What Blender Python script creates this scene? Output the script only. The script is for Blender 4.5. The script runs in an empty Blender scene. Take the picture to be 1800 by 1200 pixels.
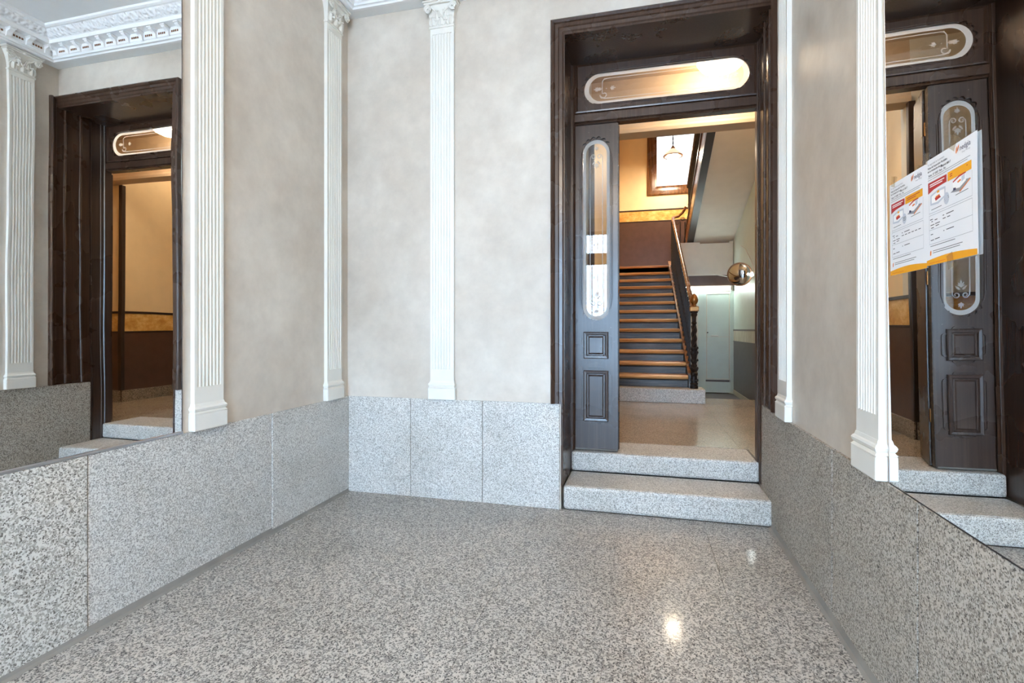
import bpy, bmesh, math, random
from mathutils import Vector, Matrix
from mathutils.geometry import tessellate_polygon
random.seed(7)
PI = math.pi
scene = bpy.context.scene
C = scene.collection

# ------------------------------------------------------------------ camera, sky, exposure
H = 1.27                      # camera height
A, B, D = 2.240, 0.825, 3.552  # left wall x=-A, right wall x=B, end wall y=D
DADO, ZC = 0.744, 3.703       # top of granite dado, top of plaster walls
YB = -3.2                     # street wall
cam_d = bpy.data.cameras.new('camera'); cam = bpy.data.objects.new('camera', cam_d); C.objects.link(cam)
cam.location = (0, 0, H); cam.rotation_euler = (PI/2, 0, 0.2489)
cam_d.sensor_width = 36; cam_d.lens = 36*890.76/1800
cam_d.shift_y = -(600-577.83)/1800
cam_d.clip_start = 0.02
scene.camera = cam
vs = scene.view_settings
vs.view_transform = 'Standard'; vs.look = 'None'; vs.gamma = 1; vs.use_curve_mapping = False
vs.exposure = 1.16
world = bpy.data.worlds.new('sky'); scene.world = world; world.use_nodes = True
bg = world.node_tree.nodes['Background']; bg.inputs[0].default_value = (0.45, 0.70, 1.0, 1); bg.inputs[1].default_value = 17.0
scene.cycles.diffuse_bounces = 6
scene.cycles.max_bounces = 14
scene.cycles.transparent_max_bounces = 16
scene.cycles.sample_clamp_indirect = 8

def portal(name, loc, rot, sx, sy):
    l = bpy.data.lights.new(name, 'AREA'); l.shape = 'RECTANGLE'; l.size = sx; l.size_y = sy
    l.cycles.is_portal = True
    o = bpy.data.objects.new(name, l); C.objects.link(o); o.location = loc; o.rotation_euler = rot
portal('street_door_portal', (-0.35, YB-0.2, 1.72), (PI/2, 0, PI), 2.1, 3.5)   # faces +y
portal('landing_window_portal', (0.93, 11.62, 5.3), (PI/2, 0, 0), 1.2, 1.85)  # faces -y

# ------------------------------------------------------------------ materials
MATS = {}
def nd(nt, kind, **kw):
    n = nt.nodes.new(kind)
    for k, v in kw.items():
        if hasattr(n, k): setattr(n, k, v)
        else: n.inputs[k].default_value = v
    return n
def srgb(r, g, b):
    f = lambda c: (c/255/12.92) if c/255 <= 0.04045 else ((c/255+0.055)/1.055)**2.4
    return (f(r), f(g), f(b), 1)
def base(name, rough=0.5, spec=0.5, metal=0.0):
    m = bpy.data.materials.new(name); m.use_nodes = True
    nt = m.node_tree; p = nt.nodes['Principled BSDF']
    p.inputs['Roughness'].default_value = rough; p.inputs['Metallic'].default_value = metal
    p.inputs['Specular IOR Level'].default_value = spec
    MATS[name] = m
    return m, nt, p
def coords(nt, scale=(1, 1, 1)):
    g = nd(nt, 'ShaderNodeNewGeometry'); mp = nd(nt, 'ShaderNodeMapping'); mp.inputs['Scale'].default_value = scale
    nt.links.new(g.outputs['Position'], mp.inputs['Vector']); return mp.outputs[0]
def ramp(nt, fac, stops, interp='LINEAR'):
    r = nd(nt, 'ShaderNodeValToRGB'); r.color_ramp.interpolation = interp
    e = r.color_ramp.elements
    while len(e) < len(stops): e.new(0.5)
    for el, (p, c) in zip(e, stops): el.position = p; el.color = c
    nt.links.new(fac, r.inputs[0]); return r.outputs[0]
def noise(nt, vec, scale, detail=2, rough=0.5):
    n = nd(nt, 'ShaderNodeTexNoise'); n.inputs['Scale'].default_value = scale; n.inputs['Detail'].default_value = detail
    n.inputs['Roughness'].default_value = rough; nt.links.new(vec, n.inputs['Vector']); return n.outputs['Fac']
def mix(nt, fac, a, b, blend='MIX'):
    m = nd(nt, 'ShaderNodeMix', data_type='RGBA', blend_type=blend)
    for i, v in ((0, fac), (6, a), (7, b)):
        if hasattr(v, 'links') or isinstance(v, bpy.types.NodeSocket): nt.links.new(v, m.inputs[i])
        else: m.inputs[i].default_value = v
    return m.outputs[2]
def bump(nt, p, height, strength=0.2, dist=0.01):
    b = nd(nt, 'ShaderNodeBump'); b.inputs['Strength'].default_value = strength; b.inputs['Distance'].default_value = dist
    nt.links.new(height, b.inputs['Height']); nt.links.new(b.outputs[0], p.inputs['Normal'])

def plain(name, col, rough=0.5, spec=0.5, metal=0, var=0.06, vs_=6, bmp=0.0, bs=60):
    m, nt, p = base(name, rough, spec, metal)
    v = coords(nt); n = noise(nt, v, vs_, 3)
    lo = tuple(max(0, c*(1-var)) for c in col[:3])+(1,); hi = tuple(min(1, c*(1+var)) for c in col[:3])+(1,)
    nt.links.new(ramp(nt, n, [(0.3, lo), (0.7, hi)]), p.inputs['Base Color'])
    if bmp: bump(nt, p, noise(nt, v, bs, 3), bmp, 0.004)
    return m
def granite(name, light, mid, dark, rough, scale=190, warm=None, bmp=0.0, d0=0.40):
    """crystals: two sizes of random voronoi cells, dark mica flecks among pale feldspar; d0 = share of dark cells"""
    m, nt, p = base(name, rough, 0.5)
    v = coords(nt)
    wob = nd(nt, 'ShaderNodeTexNoise'); wob.inputs['Scale'].default_value = scale*1.3; nt.links.new(v, wob.inputs['Vector'])
    sc_ = nd(nt, 'ShaderNodeVectorMath', operation='MULTIPLY_ADD'); sc_.inputs[1].default_value = (.006,)*3
    nt.links.new(wob.outputs['Color'], sc_.inputs[0]); nt.links.new(v, sc_.inputs[2])
    def cells(k):
        vo = nd(nt, 'ShaderNodeTexVoronoi'); vo.inputs['Scale'].default_value = k; nt.links.new(sc_.outputs[0], vo.inputs['Vector'])
        sp = nd(nt, 'ShaderNodeSeparateColor'); nt.links.new(vo.outputs['Color'], sp.inputs[0]); return sp
    a = cells(scale); b2 = cells(scale*0.62); c = noise(nt, v, 2.2, 3, 0.55)
    half = tuple((x+y)/2 for x, y in zip(mid, dark))
    base_c = ramp(nt, b2.outputs[0], [(0.0, mid), (0.34, mid), (0.42, light), (1.0, light)])
    speck = ramp(nt, a.outputs[1], [(0, dark), (d0*.55, dark), (d0*.6, half), (d0, half), (d0+.03, (1, 1, 1, 1))])
    fac = ramp(nt, a.outputs[1], [(d0, (1, 1, 1, 1)), (d0+.02, (0, 0, 0, 1))])
    col = mix(nt, fac, base_c, speck)
    tint = ramp(nt, c, [(0.3, (0.86, 0.85, 0.83, 1)), (0.55, (1, 1, 1, 1)), (0.8, warm or (1.04, 1.0, 0.96, 1))])
    col = mix(nt, 1.0, col, tint, 'MULTIPLY')
    nt.links.new(col, p.inputs['Base Color'])
    if bmp: bump(nt, p, noise(nt, v, scale*.5, 2, .6), bmp, 0.004)
    return m
def wood(name, c1, c2, c3, rough=0.3, grain=(26, 26, 1.6), wear=0.0, wearcol=(.5, .42, .33, 1)):
    m, nt, p = base(name, rough, 0.5)
    v = coords(nt, grain); n = noise(nt, v, 1.0, 5, 0.6); n2 = noise(nt, coords(nt), 3.1, 3)
    col = ramp(nt, n, [(0.3, c1), (0.5, c2), (0.72, c3)])
    col = mix(nt, ramp(nt, n2, [(0.35, (0, 0, 0, 1)), (0.7, (.25, .25, .25, 1))]), col, c1)
    if wear:
        w = ramp(nt, noise(nt, coords(nt), 55, 4, 0.75), [(0.70-wear, (0, 0, 0, 1)), (0.73-wear, (1, 1, 1, 1))])
        col = mix(nt, w, col, wearcol)
    nt.links.new(col, p.inputs['Base Color'])
    r = ramp(nt, n2, [(0.3, (rough*0.9,)*3+(1,)), (0.7, (rough*1.15,)*3+(1,))]); nt.links.new(r, p.inputs['Roughness'])
    bump(nt, p, n, 0.05, 0.001)
    return m

# stucco walls
m, nt, p = base('stucco', 0.42, 0.35)
v = coords(nt); n1 = noise(nt, v, 1.3, 5, 0.62); n2 = noise(nt, v, 7, 6, 0.65)
c1 = ramp(nt, n1, [(0.30, srgb(186, 175, 162)), (0.5, srgb(199, 189, 177)), (0.72, srgb(212, 204, 193))])
c2 = ramp(nt, n2, [(0.35, (0.93, 0.92, 0.91, 1)), (0.65, (1.04, 1.04, 1.03, 1))])
nt.links.new(mix(nt, 1.0, c1, c2, 'MULTIPLY'), p.inputs['Base Color']); bump(nt, p, n2, 0.08, 0.004)

granite('granite_dado', srgb(210, 208, 203), srgb(172, 169, 164), srgb(108, 105, 102), 0.55, 300, bmp=0.12, d0=0.15)
granite('granite_rough', srgb(206, 203, 196), srgb(163, 159, 151), srgb(96, 91, 85), 0.75, 225, bmp=0.5, d0=0.18)
granite('granite_shaded', srgb(186, 178, 167), srgb(146, 138, 127), srgb(84, 78, 71), 0.75, 250, bmp=0.5, d0=0.2)  # rough granite again, with the right wall's dim warm light painted into it
granite('granite_floor', srgb(186, 180, 173), srgb(134, 130, 125), srgb(50, 48, 47), 0.42, 205, bmp=0.0, d0=0.24)
fp_ = MATS['granite_floor'].node_tree.nodes['Principled BSDF']; fp_.inputs['Coat Weight'].default_value = 0.2; fp_.inputs['Coat Roughness'].default_value = 0.10
granite('granite_step', srgb(208, 205, 199), srgb(170, 166, 160), srgb(98, 94, 90), 0.5, 280, bmp=0.15, d0=0.16)
granite('granite_hall', srgb(192, 178, 160), srgb(160, 147, 131), srgb(110, 99, 86), 0.13, 280, d0=0.2)
granite('granite_skirting', srgb(170, 158, 143), srgb(130, 120, 108), srgb(60, 54, 48), 0.3, 200, d0=0.25)
plain('grout', srgb(110, 106, 100), 0.8)
plain('fillet', srgb(128, 124, 118), 0.7, var=0.15, vs_=5)
plain('white_paint', srgb(222, 219, 211), 0.45, 0.35, var=0.03, bmp=0.06)
plain('ceiling_paint', srgb(232, 234, 235), 0.6, var=0.02)
plain('cornice_white', srgb(236, 237, 238), 0.5, var=0.02)
m, nt, p = base('cornice_relief', 0.5, 0.4); p.inputs['Base Color'].default_value = srgb(232, 233, 235)
v = coords(nt); vo = nd(nt, 'ShaderNodeTexVoronoi', feature='SMOOTH_F1'); vo.inputs['Scale'].default_value = 38; nt.links.new(v, vo.inputs['Vector'])
bump(nt, p, vo.outputs['Distance'], 0.9, 0.02)
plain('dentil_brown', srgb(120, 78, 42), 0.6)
wood('dark_wood', srgb(56, 38, 29), srgb(66, 46, 35), srgb(78, 56, 43), 0.27, (70, 70, 1.5))
wood('door_wood', srgb(54, 40, 34), srgb(64, 49, 42), srgb(78, 62, 54), 0.28, (70, 70, 1.5), wear=0.02, wearcol=srgb(140, 125, 112))
wood('stair_tread', srgb(140, 92, 50), srgb(206, 150, 90), srgb(236, 198, 142), 0.33, (1.5, 30, 30), wear=0.02, wearcol=srgb(60, 40, 28))
wood('stair_riser', srgb(36, 29, 26), srgb(54, 44, 38), srgb(106, 90, 77), 0.42, (2.0, 40, 40), wear=0.04, wearcol=srgb(150, 132, 112))
wood('rail_wood', srgb(84, 48, 26), srgb(134, 84, 48), srgb(178, 122, 76), 0.25, (20, 2, 20))
wood('window_wood', srgb(70, 42, 22), srgb(112, 72, 38), srgb(150, 100, 56), 0.25)
plain('cream_wall', srgb(238, 212, 168), 0.55, var=0.03)
plain('beam_plaster', srgb(196, 172, 142), 0.6, var=0.04, bmp=0.15, bs=90)
plain('pale_wall', srgb(214, 209, 194), 0.55, var=0.03)
plain('soffit_paint', srgb(222, 214, 202), 0.55, var=0.03)
plain('green_white', srgb(206, 218, 210), 0.4, var=0.03)
m, nt, p = base('marbled_band', 0.35); v = coords(nt, (6, 6, 9)); n = noise(nt, v, 1.0, 6, 0.7)
nt.links.new(ramp(nt, n, [(0.35, srgb(196, 140, 66)), (0.5, srgb(218, 170, 92)), (0.62, srgb(236, 200, 132))]), p.inputs['Base Color'])
m, nt, p = base('marbled_pale', 0.35); v = coords(nt, (9, 9, 3)); n = noise(nt, v, 1.0, 6, 0.7)
nt.links.new(ramp(nt, n, [(0.35, srgb(186, 176, 150)), (0.5, srgb(208, 200, 176)), (0.65, srgb(224, 218, 198))]), p.inputs['Base Color'])
plain('wainscot_brown', srgb(84, 60, 49), 0.36, var=0.12, vs_=9, bmp=0.1)
plain('wainscot_grey', srgb(104, 96, 94), 0.4, var=0.08, vs_=9)
plain('rail_dark', srgb(50, 36, 30), 0.35, var=0.1)
plain('iron', srgb(40, 35, 33), 0.38, 0.6, 0.5, var=0.2, vs_=40)
plain('iron_rust', srgb(58, 44, 36), 0.35, 0.6, 0.4, var=0.3, vs_=40)
plain('aluminium', srgb(200, 203, 208), 0.3, 0.5, 0.9, var=0.02)
plain('black_edge', srgb(36, 33, 34), 0.4, var=0.05)
plain('paper', srgb(236, 236, 238), 0.55, var=0.01)
plain('ink', srgb(58, 56, 62), 0.6, var=0.02)
plain('ink_grey', srgb(150, 150, 155), 0.6, var=0.02)
plain('ink_red', srgb(186, 44, 44), 0.5, var=0.02)
plain('ink_orange', srgb(240, 165, 25), 0.5, var=0.02)
plain('ink_flame', srgb(226, 122, 30), 0.5, var=0.02)
plain('ink_navy', srgb(38, 40, 84), 0.5, var=0.02)
plain('ink_paleblue', srgb(196, 202, 212), 0.5, var=0.02)
plain('ink_white', srgb(245, 245, 245), 0.5, var=0.01)
plain('cable_white', srgb(215, 212, 205), 0.5, var=0.02)
plain('rubber_rim', srgb(112, 78, 52), 0.4, var=0.05)
plain('brass', srgb(150, 104, 58), 0.3, 0.5, 0.7, var=0.15, vs_=30)
m, nt, p = base('mirror', 0.0, 0.5, 1.0); p.inputs['Base Color'].default_value = (0.90, 0.91, 0.90, 1)
v = coords(nt); bump(nt, p, noise(nt, v, 1.7, 1), 0.05, 0.02)
m, nt, p = base('convex_mirror', 0.03, 0.5, 1.0); p.inputs['Base Color'].default_value = (0.58, 0.64, 0.70, 1)
def glassy(name, tint, refl=0.09, rough=0.0):
    m = bpy.data.materials.new(name); m.use_nodes = True; nt = m.node_tree
    for n in list(nt.nodes): nt.nodes.remove(n)
    o = nd(nt, 'ShaderNodeOutputMaterial'); t = nd(nt, 'ShaderNodeBsdfTransparent'); g = nd(nt, 'ShaderNodeBsdfGlossy')
    t.inputs[0].default_value = tint; g.inputs['Roughness'].default_value = rough
    fr = nd(nt, 'ShaderNodeLayerWeight'); fr.inputs[0].default_value = 0.5
    pw_ = nd(nt, 'ShaderNodeMath', operation='POWER'); pw_.inputs[1].default_value = 5; nt.links.new(fr.outputs['Facing'], pw_.inputs[0])
    ad = nd(nt, 'ShaderNodeMath', operation='MULTIPLY_ADD'); ad.inputs[1].default_value = 1-refl; ad.inputs[2].default_value = refl; nt.links.new(pw_.outputs[0], ad.inputs[0])
    mx = nd(nt, 'ShaderNodeMixShader'); nt.links.new(ad.outputs[0], mx.inputs[0])
    nt.links.new(t.outputs[0], mx.inputs[1]); nt.links.new(g.outputs[0], mx.inputs[2]); nt.links.new(mx.outputs[0], o.inputs[0])
    MATS[name] = m
glassy('door_glass', (0.96, 0.96, 0.94, 1), 0.055)
glassy('window_glass', (0.33, 0.27, 0.23, 1), 0.0)
m = bpy.data.materials.new('etched'); m.use_nodes = True; nt = m.node_tree
for n in list(nt.nodes): nt.nodes.remove(n)
o = nd(nt, 'ShaderNodeOutputMaterial'); t = nd(nt, 'ShaderNodeBsdfTransparent'); df = nd(nt, 'ShaderNodeBsdfDiffuse'); tr = nd(nt, 'ShaderNodeBsdfTranslucent')
df.inputs[0].default_value = (.88, .88, .86, 1); tr.inputs[0].default_value = (.92, .90, .86, 1)
m1 = nd(nt, 'ShaderNodeMixShader'); m1.inputs[0].default_value = 0.55; m2 = nd(nt, 'ShaderNodeMixShader'); m2.inputs[0].default_value = 0.55
nt.links.new(df.outputs[0], m1.inputs[1]); nt.links.new(tr.outputs[0], m1.inputs[2])
nt.links.new(t.outputs[0], m2.inputs[1]); nt.links.new(m1.outputs[0], m2.inputs[2]); nt.links.new(m2.outputs[0], o.inputs[0]); MATS['etched'] = m
m = bpy.data.materials.new('tape'); m.use_nodes = True; nt = m.node_tree
for n in list(nt.nodes): nt.nodes.remove(n)
o = nd(nt, 'ShaderNodeOutputMaterial'); t = nd(nt, 'ShaderNodeBsdfTransparent'); df = nd(nt, 'ShaderNodeBsdfGlossy'); df.inputs['Roughness'].default_value = .35
t.inputs[0].default_value = (.97, .95, .9, 1); m2 = nd(nt, 'ShaderNodeMixShader'); m2.inputs[0].default_value = 0.12
nt.links.new(t.outputs[0], m2.inputs[1]); nt.links.new(df.outputs[0], m2.inputs[2]); nt.links.new(m2.outputs[0], o.inputs[0]); MATS['tape'] = m
def glow(name, col, strength):
    m, nt, p = base(name, 0.3); p.inputs['Base Color'].default_value = (.9, .88, .84, 1)
    p.inputs['Emission Color'].default_value = col; p.inputs['Emission Strength'].default_value = strength
glow('lamp_glass', (1.0, 0.82, 0.62, 1), 20.0)
glow('pendant_glass', (1.0, 0.82, 0.60, 1), 170.0)
glow('opal_shade', (1.0, 0.80, 0.58, 1), 0.4)
glow('bulb_glass', (0.90, 1.0, 0.95, 1), 60.0)
glow('tube_glass', (0.86, 1.0, 0.97, 1), 22.0)
glow('fill_globe_glass', (1.0, 0.80, 0.58, 1), 75.0)

# ------------------------------------------------------------------ mesh helpers
class MB:
    def __init__(s): s.v = []; s.f = []
    def add(s, vs, fs):
        o = len(s.v); s.v += [tuple(v) for v in vs]; s.f += [tuple(i+o for i in f) for f in fs]; return s
    def box(s, x0, x1, y0, y1, z0, z1):
        vs = [(x, y, z) for z in (z0, z1) for y in (y0, y1) for x in (x0, x1)]
        return s.add(vs, [(0, 2, 3, 1), (4, 5, 7, 6), (0, 1, 5, 4), (1, 3, 7, 5), (3, 2, 6, 7), (2, 0, 4, 6)])
    def prism(s, poly, h0, h1, fn):
        """extrude 2d poly between h0 and h1; fn(u,v,h)->xyz"""
        n = len(poly)
        vs = [fn(u, v, h0) for u, v in poly]+[fn(u, v, h1) for u, v in poly]
        fs = [tuple(range(n))[::-1], tuple(range(n, 2*n))]+[(i, (i+1) % n, (i+1) % n+n, i+n) for i in range(n)]
        return s.add(vs, fs)
    def plate(s, outer, holes, h0, h1, fn):
        loops = [outer]+holes
        tri = tessellate_polygon([[Vector((u, v, 0)) for u, v in l] for l in loops])
        pts = [q for l in loops for q in l]; n = len(pts)
        vs = [fn(u, v, h0) for u, v in pts]+[fn(u, v, h1) for u, v in pts]
        fs = [t for t in tri]+[tuple(i+n for i in t[::-1]) for t in tri]
        o = 0
        for l in loops:
            k = len(l)
            for i in range(k): a, b = o+i, o+(i+1) % k; fs.append((a, b, b+n, a+n))
            o += k
        return s.add(vs, fs)
    def rings(s, rects, fn, cap=True):
        """successive rectangles (u0,u1,v0,v1,h) bridged, last one capped"""
        vs = []; fs = []
        for u0, u1, v0, v1, h in rects: vs += [fn(u0, v0, h), fn(u1, v0, h), fn(u1, v1, h), fn(u0, v1, h)]
        for k in range(len(rects)-1):
            for i in range(4): fs.append((4*k+i, 4*k+(i+1) % 4, 4*k+4+(i+1) % 4, 4*k+4+i))
        if cap: e = 4*(len(rects)-1); fs.append((e, e+1, e+2, e+3))
        return s.add(vs, fs)
    def lathe(s, prof, c, n=16, squash=1.0, twist=0.0):
        vs = []; fs = []
        for r, z in prof:
            for i in range(n):
                a = 2*PI*i/n+twist*z; vs.append((c[0]+r*math.cos(a), c[1]+r*squash*math.sin(a), c[2]+z))
        for k in range(len(prof)-1):
            for i in range(n): j = (i+1) % n; fs.append((k*n+i, k*n+j, k*n+n+j, k*n+n+i))
        fs.append(tuple(range(n))[::-1]); m = (len(prof)-1)*n; fs.append(tuple(range(m, m+n)))
        return s.add(vs, fs)
    def tube(s, path, r, n=8, ry=None):
        path = [Vector(p) for p in path]; vs = []; fs = []
        for k, p in enumerate(path):
            t = (path[min(k+1, len(path)-1)]-path[max(k-1, 0)]).normalized()
            up = Vector((0, 0, 1)) if abs(t.z) < 0.9 else Vector((0, 1, 0))
            sx = t.cross(up).normalized(); sy = sx.cross(t).normalized()
            for i in range(n):
                a = 2*PI*i/n; vs.append(p+sx*(r*math.cos(a))+sy*((ry or r)*math.sin(a)))
        for k in range(len(path)-1):
            for i in range(n): j = (i+1) % n; fs.append((k*n+i, k*n+j, k*n+n+j, k*n+n+i))
        fs.append(tuple(range(n))[::-1]); m = (len(path)-1)*n; fs.append(tuple(range(m, m+n)))
        return s.add(vs, fs)
    def sweep(s, path, prof, fn, closed=False):
        """profile (t,h) swept along 2d path with mitres; t to the left of travel. fn(u,v,h)->xyz"""
        n = len(path); P = [Vector(p) for p in path]; vs = []; fs = []; m = len(prof)
        for k in range(n):
            if closed: a, b = P[k]-P[k-1], P[(k+1) % n]-P[k]
            else: a = P[k]-P[k-1] if k else P[1]-P[0]; b = P[k+1]-P[k] if k < n-1 else P[k]-P[k-1]
            a.normalize(); b.normalize(); na = Vector((-a.y, a.x)); nb = Vector((-b.y, b.x))
            mt = (na+nb); mt = mt/max(0.2, mt.dot(na))
            for t, h in prof: q = P[k]+mt*t; vs.append(fn(q.x, q.y, h))
        for k in range(n if closed else n-1):
            k2 = (k+1) % n
            for i in range(m-1): fs.append((k*m+i, k*m+i+1, k2*m+i+1, k2*m+i))
        if not closed:
            fs.append(tuple(range(m))); e = (n-1)*m; fs.append(tuple(range(e, e+m))[::-1])
        return s.add(vs, fs)
    def build(s, name, mat, parent=None, smooth=False, bevel=0, kind=None, label=None, cat=None, group=None, origin=None, local=False):
        """vertices are world coordinates unless local; origin = own box centre (part) or base centre (thing)"""
        xs = [[v[i] for v in s.v] for i in range(3)]
        lo = [min(x) for x in xs]; hi = [max(x) for x in xs]
        if origin is None:
            origin = Vector(((lo[0]+hi[0])/2, (lo[1]+hi[1])/2, (lo[2]+hi[2])/2 if parent else lo[2]))
        origin = Vector(origin)
        me = bpy.data.meshes.new(name); me.from_pydata([Vector(v)-origin for v in s.v], [], s.f)
        bm = bmesh.new(); bm.from_mesh(me); bmesh.ops.recalc_face_normals(bm, faces=bm.faces); bm.to_mesh(me); bm.free()
        if smooth:
            for p in me.polygons: p.use_smooth = True
        me.materials.append(MATS[mat])
        o = bpy.data.objects.new(name, me); C.objects.link(o)
        if smooth:
            try: me.set_sharp_from_angle(angle=math.radians(40))
            except Exception: pass
        if parent: o.parent = parent; o.location = origin-(Vector((0, 0, 0)) if local else world_loc(parent))
        else: o.location = origin
        if bevel:
            b = o.modifiers.new('bevel', 'BEVEL'); b.width = bevel; b.segments = 2; b.limit_method = 'ANGLE'; b.angle_limit = math.radians(40)
        tag(o, label, cat, group, kind)
        return o
def world_loc(o):
    l = Vector((0, 0, 0))
    while o: l = l+o.location; o = o.parent
    return l
def tag(o, label=None, cat=None, group=None, kind=None):
    if label: o['label'] = label
    if cat: o['category'] = cat
    if group: o['group'] = group
    if kind: o['kind'] = kind
def thing(name, loc, label=None, cat=None, group=None, kind=None, rz=0):
    o = bpy.data.objects.new(name, None); C.objects.link(o); o.location = loc; o.rotation_euler = (0, 0, rz)
    o.empty_display_size = 0.1; tag(o, label, cat, group, kind); return o
def bx(name, mat, dims, parent=None, **kw): return MB().box(*dims).build(name, mat, parent, **kw)
def copy_tree(o, parent=None):
    c = o.copy(); C.objects.link(c); c.parent = parent
    for ch in list(o.children): copy_tree(ch, c)
    return c
XZ = lambda y0, sgn=1: (lambda u, v, h: (u, y0+sgn*h, v))     # plate in the xz plane
YZ = lambda x0, sgn=1: (lambda u, v, h: (x0+sgn*h, u, v))     # plate in the yz plane
XY = lambda z0, sgn=1: (lambda u, v, h: (u, v, z0+sgn*h))

# ================================================================== VESTIBULE SHELL
T = 0.25
wl = bx('wall_left', 'stucco', (-A-T, -A, YB, D, -0.02, 4.0), kind='structure', label='grey stucco left wall behind the mirror and fluted pilasters')
wr = bx('wall_right', 'stucco', (B, B+T, YB, 4.035, -0.02, 4.0), kind='structure', label='taupe stucco right wall carrying the mirror with the notices')
we = MB().box(-A-T, -0.545, D, 4.07, -0.02, 4.0).box(-0.545, B, D, 4.07, 3.40, 4.0).build('wall_end', 'stucco', kind='structure', label='pale stucco end wall around the dark wooden doorway')
SDX0, SDX1, SDZ = -1.35, 0.65, 3.45
wb = (MB().box(-A-T, SDX0, YB-0.35, YB, -0.02, 4.0).box(SDX1, B+T, YB-0.35, YB, -0.02, 4.0).box(SDX0, SDX1, YB-0.35, YB, SDZ, 4.0)
      .build('wall_back', 'stucco', kind='structure', label='stucco street wall around the entrance behind the camera'))
ceil = bx('ceiling', 'ceiling_paint', (-A-T, B+T, YB-0.35, 4.07, 3.90, 4.05), kind='structure', label='pale grey flat ceiling of the vestibule')
# flat soffit ring that the cornice sits on
s0 = 0.115
ring = MB()
for dims in ((-A, -A+s0+.03, YB, D), (B-s0-.03, B, YB, D), (-A+s0+.03, B-s0-.03, D-s0-.03, D), (-A+s0+.03, B-s0-.03, YB, YB+s0+.03)):
    ring.box(dims[0], dims[1], dims[2], dims[3], ZC, 3.905)
ring.build('trim_1', 'ceiling_paint', kind='structure', label='flat grey border strip between wall top and cornice')
# cornice profile: t inward from wall, z
path = [(-A, YB), (B, YB), (B, D), (-A, D)]
lowp = [(0.10, ZC), (0.10, ZC-.012), (0.122, ZC-.012), (0.128, ZC-.002), (0.14, ZC+.002), (0.143, ZC+.02), (0.152, ZC+.024), (0.152, ZC+.088),
        (0.225, ZC+.088), (0.225, ZC+.118), (0.231, ZC+.122)]
relp = [(0.231, ZC+.122), (0.25, ZC+.13), (0.272, ZC+.150), (0.290, ZC+.172)]
topp = [(0.290, ZC+.172), (0.302, ZC+.174), (0.316, ZC+.182), (0.322, ZC+.20)]
corn = MB().sweep(path, lowp, lambda u, v, h: (u, v, h), closed=True).build('trim_2', 'cornice_white', kind='structure', label='white moulded plaster cornice with modillions around the ceiling')
MB().sweep(path, relp, lambda u, v, h: (u, v, h), closed=True).build('leaf_band', 'cornice_relief', corn)
MB().sweep(path, topp, lambda u, v, h: (u, v, h), closed=True).build('top_moulding', 'cornice_white', corn)
# modillions: bracket profile (s inward, z) extruded along the wall
def arc(cx, cy, r, a0, a1, n): return [(cx+r*math.cos(math.radians(a0+(a1-a0)*i/n)), cy+r*math.sin(math.radians(a0+(a1-a0)*i/n))) for i in range(n+1)]
mod_poly = [(0.15, .086), (0.15, .018)]+[(0.156, .014), (0.163, .020), (0.165, .032), (0.169, .046), (0.178, .056), (0.192, .061), (0.203, .066), (0.209, .074), (0.209, .086)]
proto = None
def modillion(loc, rz):
    global proto
    if proto is None:
        mb = MB().prism(mod_poly, -0.017, 0.017, lambda u, v, h: (h, u, v)).prism([(0.15, .087), (0.15, .076), (.215, .076), (.215, .087)], -0.022, 0.022, lambda u, v, h: (h, u, v))
        proto = mb.build('modillion', 'cornice_white', corn, origin=(0, 0, 0), local=True); o = proto
    else:
        o = proto.copy(); C.objects.link(o)
    o.location = Vector(loc)-world_loc(corn); o.rotation_euler = (0, 0, rz)
step = 0.137
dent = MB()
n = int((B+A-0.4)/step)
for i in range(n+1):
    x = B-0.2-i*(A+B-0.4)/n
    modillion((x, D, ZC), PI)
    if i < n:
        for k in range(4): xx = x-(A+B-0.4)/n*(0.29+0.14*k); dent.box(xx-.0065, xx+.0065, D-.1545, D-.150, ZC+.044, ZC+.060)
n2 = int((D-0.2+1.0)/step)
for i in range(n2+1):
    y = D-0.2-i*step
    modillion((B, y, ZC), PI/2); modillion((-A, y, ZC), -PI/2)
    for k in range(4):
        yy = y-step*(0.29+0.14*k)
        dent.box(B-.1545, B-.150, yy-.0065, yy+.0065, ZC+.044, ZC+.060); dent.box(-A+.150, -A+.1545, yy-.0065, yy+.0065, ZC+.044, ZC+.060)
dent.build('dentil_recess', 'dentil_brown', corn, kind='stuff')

# granite dado panels
def dado_panel(parent, dims, mat): return bx('granite_panel', mat, dims, parent, bevel=0.0 if mat == 'granite_shaded' else 0.003)
g = 0.004
ys = [YB, -1.63, -0.55, 0.53, 1.606, 2.691, D]
for i, (y0, y1) in enumerate(zip(ys, ys[1:])):
    dado_panel(wl, (-A, -A+(.012 if i == 4 else .016), y0+g/2, y1-g/2, 0, DADO), 'granite_rough' if i <= 3 else 'granite_dado')
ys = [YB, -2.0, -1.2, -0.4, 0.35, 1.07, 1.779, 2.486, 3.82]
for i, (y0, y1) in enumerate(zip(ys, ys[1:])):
    dado_panel(wr, (B-.016, B, y0+.007, y1-.005, 0, DADO), 'granite_shaded')
for x0, x1 in zip([-A+.016, -1.694, -1.123], [-1.694, -1.123, -0.553]):
    dado_panel(we, (x0+.0018, x1-.0018, D-.014, D, 0, DADO), 'granite_dado')
bx('mortar_bed', 'grout', (B-.010, B+.001, YB, 3.815, 0, DADO-.006), wr)
bx('mortar_bed', 'grout', (-A+.016, -.556, D-.008, D, 0, DADO-.004), we)
bx('mortar_bed', 'grout', (-A-.001, -A+.007, YB, D, 0, DADO-.004), wl)
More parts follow.
